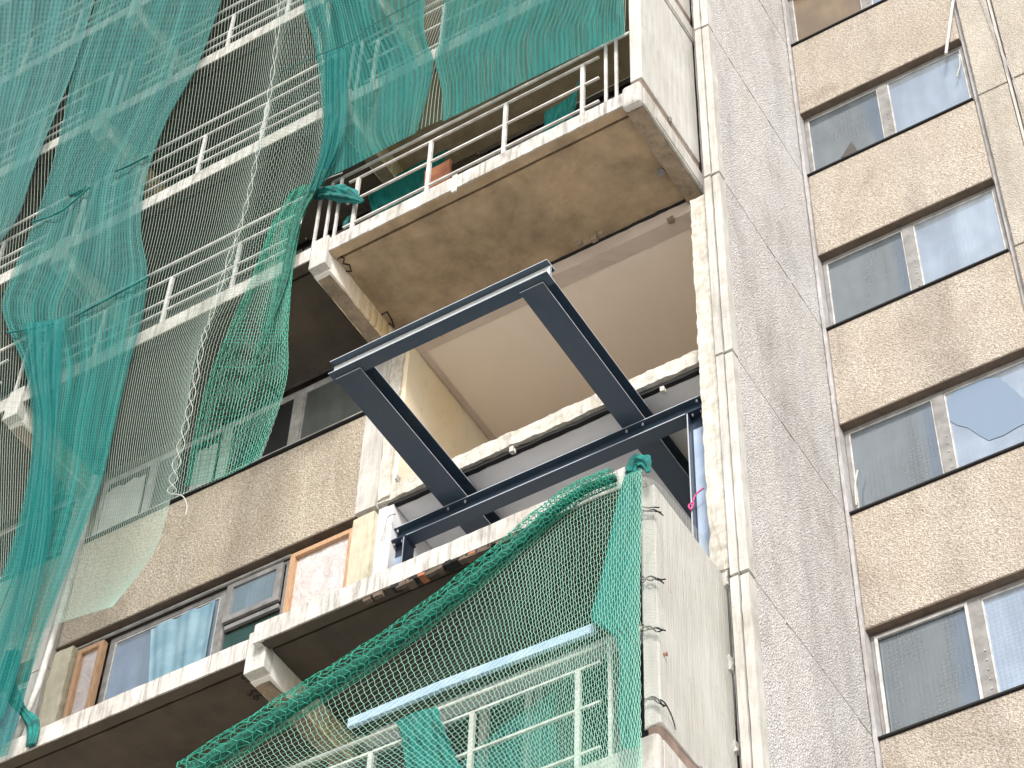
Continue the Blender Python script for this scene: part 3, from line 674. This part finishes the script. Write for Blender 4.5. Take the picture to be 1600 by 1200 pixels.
drape('debris_mesh', [[(34, 505), (66, 502), (104, 496)], [(44, 580), (66, 582), (98, 580)], [(52, 650), (72, 655), (92, 655)], [(46, 740), (66, 745), (86, 745)], [(28, 860), (52, 860), (80, 850)], [(-5, 980), (25, 985), (50, 975)], [(-60, 1120), (-20, 1130), (8, 1120)]],
      24, 120, -1.54, 'teal_fold', 'narrow saturated teal fold running down the left drape', seed=4, fold=.05, us=.6, vs=5)
# centre drapes over the upper right balconies
drape('debris_mesh', [[(468, -40), (500, -40), (560, -40), (666, -40)], [(478, 20), (520, 20), (570, 20), (664, 2)], [(492, 70), (530, 70), (580, 60), (662, 40)], [(500, 130), (540, 130), (600, 110), (668, 70)], [(504, 190), (545, 190), (600, 170), (677, 96)], [(502, 235), (545, 232), (600, 205), (668, 150)], [(492, 285), (545, 262), (610, 228), (650, 208)]],
      80, 110, -1.40, 'teal_mid', 'teal debris mesh above the railing, left of the gap beside a white post', seed=7, fold=.03, us=1.8, vs=3.0)
drape('debris_mesh', [[(700, -40), (800, -40), (900, -40), (972, -40)], [(692, 10), (790, 0), (900, -10), (973, -8)], [(686, 60), (780, 40), (890, 20), (974, 10)], [(680, 92), (770, 75), (880, 45), (975, 25)], [(690, 140), (770, 105), (880, 65), (976, 42)], [(692, 190), (770, 152), (880, 98), (976, 54)]],
      80, 90, -1.39, 'teal_mid', 'teal debris mesh above the railing, right of the gap, ending at the white end wall', seed=8, fold=.025, us=2.2, vs=2.0)
strand_net('safety_net', [[(655, -30), (800, -35), (978, -30)], [(600, 120), (760, 80), (977, 10)], [(560, 245), (760, 155), (976, 52)]], 76, 60, -1.355, .0027, .0010, 'coarse net behind the teal mesh, seen dark through the gap over the upper right balcony', seed=9, sx=.0012, jit=.002)
drape('debris_mesh', [[(505, 80), (520, 78), (548, 72)], [(503, 140), (520, 140), (545, 120)], [(505, 190), (520, 190), (545, 175)], [(498, 240), (512, 240), (535, 225)], [(480, 300), (492, 298), (508, 285)]],
      30, 70, -1.47, 'teal_fold', 'saturated teal gathered fold running down to the knot', seed=10, fold=.07, us=.6, vs=2)
# lower right coarse net and its rolled upper edge
strand_net('safety_net', [
    [(300, 1205), (480, 1085), (720, 925), (880, 790), (1002, 733)], [(330, 1240), (510, 1150), (740, 985), (885, 850), (1002, 800)], [(400, 1270), (560, 1190), (760, 1040), (890, 930), (1000, 880)],
    [(480, 1290), (620, 1225), (790, 1105), (900, 1015), (1000, 960)], [(560, 1300), (680, 1260), (820, 1170), (910, 1100), (1000, 1050)], [(640, 1320), (740, 1290), (860, 1235), (930, 1190), (1002, 1160)], [(700, 1360), (800, 1330), (900, 1300), (960, 1270), (1004, 1250)]],
    116, 70, -1.50, .0021, .0017, 'coarse white-green net stretched over the lower right balcony', seed=11, fold=.05, jit=.006, matv='net_mint', math_='net_mint')
def rolled(name, path, r0_, r1_, Y, label):
    pts = bez(path, 160); root = empty(name, label, 'rolled net')
    A = MB(); C = [at(p[0], p[1], 1, Y) for p in pts]; N = len(C)
    def ring(i, a):
        d = (C[min(i+1, N-1)]-C[max(i-1, 0)]).normalized(); n1 = d.cross(Vector((0, 1, 0))).normalized(); n2 = d.cross(n1)
        r = r0_+(r1_-r0_)*i/N; r *= 1+.18*noise.noise(Vector((i*.12, a, 1)))
        return C[i]+n1*(cos(a)*r)+n2*(sin(a)*r)
    for k in range(16):
        A.tube([ring(i, 2*pi*k/16+.012*i+.10*sin(i*1.1+k)) for i in range(N)], .0026, 3, cap=False)
    for i in range(0, N-3, 2):
        A.tube([ring(min(N-1, i+(1 if k % 2 else 0)+(1 if 4 < k < 9 else 0)), 2*pi*k/16+.3*sin(i*1.7)) for k in range(17)], .0042, 4, cap=False)
    A.build('rolled_strands', 'net_green', root)
    Bm = MB(); Bm.tube([C[i]+Vector((0, .01, 0)) for i in range(N)], [(r0_+(r1_-r0_)*i/N)*(.50+.12*noise.noise(Vector((i*.15, 2, 2)))) for i in range(N)], 10)
    Bm.build('mesh_core', core_green, root, smooth=True)
    return root
t_ = NT('rolled_net_core'); t_.col(t_.ramp(t_.noise(30, 4, .7), [(.35, (.002, .03, .022)), (.65, (.015, .17, .12))]), .8); core_green = t_.m
rolled('rolled_net', [(290, 1212), (400, 1140), (500, 1075), (600, 1010), (700, 935), (790, 862), (860, 800), (910, 765), (960, 745)], .125, .07, -1.56, 'green rolled upper hem of the lower right net, slanting across the balcony')
drape('debris_mesh', [[(975, 745), (990, 735), (1003, 733)], [(960, 800), (985, 795), (1002, 790)], [(948, 860), (975, 858), (1001, 850)], [(932, 930), (965, 935), (1000, 925)], [(924, 968), (962, 975), (999, 965)], [(962, 1000), (980, 1000), (998, 1000)], [(968, 1060), (984, 1062), (999, 1060)], [(966, 1120), (984, 1122), (1000, 1120)], [(972, 1168), (986, 1170), (1000, 1165)]],
      24, 110, -1.46, 'teal_dense', 'bright teal strip of mesh down the right side of the lower net', seed=12, fold=.05, us=.6, vs=3)
drape('debris_mesh', [[(618, 1128), (650, 1112), (684, 1104)], [(626, 1150), (655, 1140), (690, 1128)], [(632, 1185), (665, 1175), (705, 1165)], [(640, 1230), (680, 1225), (725, 1215)]],
      30, 40, -1.43, 'teal_dense', 'teal rag of mesh thrown over the lowest railing', seed=13, fold=.08, us=.8, vs=1)
drape('debris_mesh', [[(700, 1210), (790, 1130), (868, 1080)], [(740, 1240), (800, 1190), (870, 1150)], [(780, 1260), (840, 1230), (880, 1200)]], 30, 20, -1.05, 'teal_mid', 'teal sheet hung behind the lowest railing', seed=21, us=1, vs=1)
# net wrapped round the lower end wall
strand_net('safety_net', [[(1003, 745), (1030, 757), (1085, 822), (1138, 888)], [(1006, 900), (1035, 905), (1090, 930), (1143, 990)], [(1006, 1020), (1035, 1022), (1095, 1060), (1148, 1110)], [(1008, 1140), (1035, 1135), (1100, 1190), (1152, 1250)]],
    44, 70, .02, .0010, .0010, 'faint white net wrapped round the lower white end wall', seed=14, fold=.004, plane=0, matv='rope', math_='rope')
# cloth bundles
def bundle(name, path, radii, Y, label, seed=0, mat='teal_solid', cat='cloth bundle', sq=.6):
    pts = bez(path, 40); n = 52; mb = MB(); C = [at(p[0], p[1], 1, Y) for p in pts]; N = len(C)
    rad = [q[0] for q in bez([(r,) for r in radii], 40)]
    for i, c_ in enumerate(C):
        d = (C[min(i+1, N-1)]-C[max(i-1, 0)]).normalized(); n1 = d.cross(Vector((0, 1, 0))).normalized(); n2 = d.cross(n1)
        for k in range(n):
            a = 2*pi*k/n; r = rad[i]*(1.12-.42*abs(sin(a*3+i*.07+seed))-.20*abs(sin(a*7-i*.12))+.30*noise.noise(Vector((i*.16, cos(a)*1.5, sin(a)*1.5+seed))))
            mb.v.append(tuple(c_+n1*(cos(a)*r)+n2*(sin(a)*r*sq)))
    for i in range(N-1):
        for k in range(n):
            mb.f.append((i*n+k, i*n+(k+1) % n, (i+1)*n+(k+1) % n, (i+1)*n+k))
    mb.f += [tuple(range(n))[::-1], tuple((N-1)*n+k for k in range(n))]
    return tag(mb.build(name, mat, smooth=True), label, cat)
bundle('cloth_bundle', [(492, 305), (515, 300), (540, 305), (566, 315)], [.07, .10, .11, .03], -1.36, 'dark teal bundle of mesh hanging over the balcony corner at the knot', 1)
bundle('cloth_bundle', [(540, 355), (545, 345), (552, 335)], [.05, .06, .02], -1.22, 'small teal scrap tucked behind the upper railing', 2)
bundle('cloth_bundle', [(985, 738), (992, 722), (1008, 722), (1013, 738)], [.05, .07, .06, .02], -1.44, 'teal knot of mesh on the corner of the lower end wall', 3)
bundle('cloth_bundle', [(20, 1020), (12, 1060), (28, 1100), (40, 1115), (52, 1135), (48, 1165)], [.10, .09, .06, .045, .07, .05], -1.36, 'dark green bundle of mesh tied to the bottom of the white pole', 4)
bundle('cloth_bundle', [(508, 265), (492, 292), (470, 330), (455, 380), (440, 450), (400, 560)], [.05, .075, .07, .055, .04, .01], -1.44, 'twisted green rope of gathered net running down from the knot', 5, mat=core_green, cat='gathered net')
bundle('cloth_bundle', [(108, 305), (125, 300), (135, 290)], [.02, .05, .01], -1.45, 'tiny bright teal knot on the left railing', 6)
# ropes, cables, poles
def line(name, pts, r, mat, label, cat, Y=None, n=80, wig=0):
    P = bez(pts, n); C = [at(p[0], p[1], 1, p[2] if len(p) > 2 else Y) for p in P]
    if wig: C = [c_+noise.noise_vector(Vector((i*.3, 1, 2)))*wig for i, c_ in enumerate(C)]
    return tag(MB().tube(C, r, 6).build(name, mat, smooth=True), label, cat)
for h_, lb in zip(line_hems, ('bright teal hem cord along the top rail at the foot of the open coarse net', 'short bright teal hem cord at the far left rail', 'teal hem cord along the left upper rail below the tiny knot', 'teal hem cord meeting the left edge of the open coarse net')):
    line('hem_cord', h_, .012, 'teal_solid', lb, 'cord', -1.5)
seam = [(437, -20), (432, 60), (425, 120), (416, 175), (404, 230), (392, 290), (378, 345), (352, 420), (328, 500), (318, 530), (306, 590), (296, 640), (284, 690), (272, 740), (268, 772)]
P = bez(seam, 260); rt = empty('lacing_cord', 'white cord laced zigzag down the seam between the two coarse nets', 'cord')
for sgn in (1, -1):
    C = []
    for i, p in enumerate(P):
        amp = 3.2+4.0*max(0, (i-150)/110); ph = i/260*pi*26*(1 if i < 0 else 1)
        C.append(at(p[0]+sgn*amp*sin(ph), p[1], 1, -1.42))
    MB().tube(C, .0034, 5).build('cord', 'rope', rt, smooth=True)
line('cord', [(268, 772), (285, 775), (292, 790), (290, 805)], .006, 'rope', 'loose white tail of the lacing cord', 'cord', -1.42)
line('rope', [(440, 112), (500, 85), (546, 66), (580, 40), (650, 2), (690, -20)], .007, 'rope_green', 'thin dark green rope strung across the upper nets', 'rope', -1.5)
line('rope', [(535, 270), (500, 285), (480, 310), (470, 350)], .006, 'rope', 'white loop of cord beside the knot', 'rope', -1.43)
C = [at(150, 745, 1, -1.27), at(130, 830, 1, -1.27), at(60, 1070, 1, -1.27), at(10, 1190, 1, -1.27)]
tag(MB().tube(C, .035, 12).build('pole', 'rail', smooth=True), 'white pole standing on the lower left balcony slab', 'pole')
C = [at(545, 1132, 1, -1.36), at(700, 1068, 1, -1.36), at(930, 982, 1, -1.36)]
mb = MB()
for a, b_ in zip(C, C[1:]):
    mb.hexa([a+Vector((0, -.02, -.045)), b_+Vector((0, -.02, -.045)), a+Vector((0, .02, -.045)), b_+Vector((0, .02, -.045)), a+Vector((0, -.02, .045)), b_+Vector((0, -.02, .045)), a+Vector((0, .02, .045)), b_+Vector((0, .02, .045))])
tag(mb.build('metal_strip', 'alu_web_sky', bevel=.004), 'loose pale blue metal strip caught inside the lower net', 'metal strip')
C = [at(1492, -20, 1, 2.0), at(1484, 40, 1, 2.0), at(1478, 84, 1, 2.0)]
tag(MB().tube(C, .018, 8).build('dangling_rod', 'rail'), 'thin white rod dangling in front of the upper right windows', 'rod')
line('cable', [(1498, 85), (1500, 100), (1495, 120)], .008, 'rope', 'short hooked wire in the upper right window', 'wire', 2.1, 20)
line('cable', [(1340, 735), (1336, 760), (1338, 790)], .010, 'rope', 'bent white wire inside the right-hand window with the round hole', 'wire', 2.1, 20)
line('cable', [(1528, -20), (1570, 90), (1615, 200)], .006, 'joint', 'thin grey cable slanting down the far right panel', 'cable', 1.98)
for i, (y_, lb) in enumerate(((795, 'dark wire tie round the top of the lower end wall'), (905, 'dark wire tie below the top one on the lower end wall'), (980, 'knotted dark wires tying the lowest top rail to the end wall'), (1095, 'dark wire tie at the bottom of the lower end wall'))):
    dx = 4 if i else 0
    rt = empty('wire_tie', lb, 'wire tie')
    for s_ in range(3):
        pts = [(1000+dx, y_-4+s_*5), (1012+dx, y_+random.uniform(-8, 4)), (1022+dx, y_+random.uniform(-4, 8)), (1030+dx+s_*3, y_+random.uniform(-2, 12))]
        MB().tube([at(p[0], p[1], 1, -1.34) for p in bez(pts, 20)], .006, 5).build('wire', 'black', rt)
line('cable', [(1014, 1092, -1.33), (1035, 1095, -1.33), (1048, 1115, -1.2), (1056, 1140, -1.1)], .005, 'black', 'curved dark wire hanging over the lower end wall', 'wire', -1.33)
line('tape', [(1100, 762), (1088, 772), (1082, 785), (1076, 790), (1080, 796), (1084, 786)], .008, 'pink', 'pink tape tied round the right steel post', 'tape', -.0, 40)
line('wire', [(618, 803), (606, 808), (600, 830), (596, 845)], .008, 'winframe_white', 'bent white wire at the left end of the support beam', 'wire', -.06, 30)
for px, py, s_, lb in ((1140, 1035, .03, 'white scrap of foam in the joint beside the end wall, upper'), (1147, 1165, .03, 'white scrap of foam in the joint beside the end wall, lower'), (1134, 905, .035, 'white scrap of foam at the top corner of the end wall')):
    q = at(px, py, 1, -.15); mb = MB(); mb.rough(q.x-s_*.6, q.x+s_*.6, -.16, -.09, q.z-s_*2, q.z+s_*2, .02, .018, px); tag(mb.build('foam_scrap', 'rail'), lb, 'foam scrap')
# curtains
def curtain(name, x0, x1, z0, z1, y, mat, label, amp=.03, fr=30, skew=0):
    mb = MB(); nx, nz = 70, 24
    for i in range(nx+1):
        for k in range(nz+1):
            u, v = i/nx, k/nz; x = x0+(x1-x0)*u+skew*(1-v)*(1-u)
            mb.v.append((x, y+amp*sin(u*fr+v*1.3)+amp*.4*sin(u*fr*2.3), z0+(z1-z0)*v))
    for i in range(nx):
        for k in range(nz):
            a = i*(nz+1)+k; mb.f.append((a, a+nz+1, a+nz+2, a+1))
    return tag(mb.build(name, mat, smooth=True), label, 'curtain')
curtain('curtain', -6.55, -5.72, -4.2, -2.56, .118, 'curtain_teal', 'teal blue curtain in the wide lower left window', .012, 16, .25)
curtain('curtain', -6.35, -6.05, -.85, -.05, .06, 'curtain_white', 'white curtain strip behind the fanning net', .01, 12)
curtain('curtain', -7.6, -7.05, -.85, .0, .06, 'curtain_white', 'white curtain in the window at the foot of the left drape', .012, 14)
q = at(690, 262, 1, -.9)
mb = MB(); mb.rough(q.x-.2, q.x+.12, -.92, -.88, .43, q.z+.05, .1, .01, 3); tag(mb.build('board', 'orange'), 'rust brown board leaning on the upper right balcony', 'board')

drape('debris_mesh', [[(575, 300), (640, 262), (700, 232)], [(578, 320), (640, 285), (690, 262)], [(585, 338), (640, 312), (672, 296)]], 40, 20, -.35, 'teal_dense', 'green sheet added for the net reflected in the balcony glass, left half', seed=31, fold=.08, us=1.2, vs=.6)  # this sheet and the next stand in for the net's reflection
drape('debris_mesh', [[(850, 175), (890, 150), (905, 120)], [(850, 200), (880, 185), (900, 165)], [(845, 215), (875, 200), (895, 190)]], 24, 20, -.6, 'teal_dense', 'small green sheet added for the net reflected in the balcony glass, right half', seed=32, fold=.06, us=.6, vs=.6)
q = at(1040, 1021, 0, .02); tag(MB().tube([(.0, q.y, q.z), (.03, q.y+.01, q.z)], .014, 8).build('plug', 'orange'), 'tiny dark red plug in the lower white end wall', 'plug')
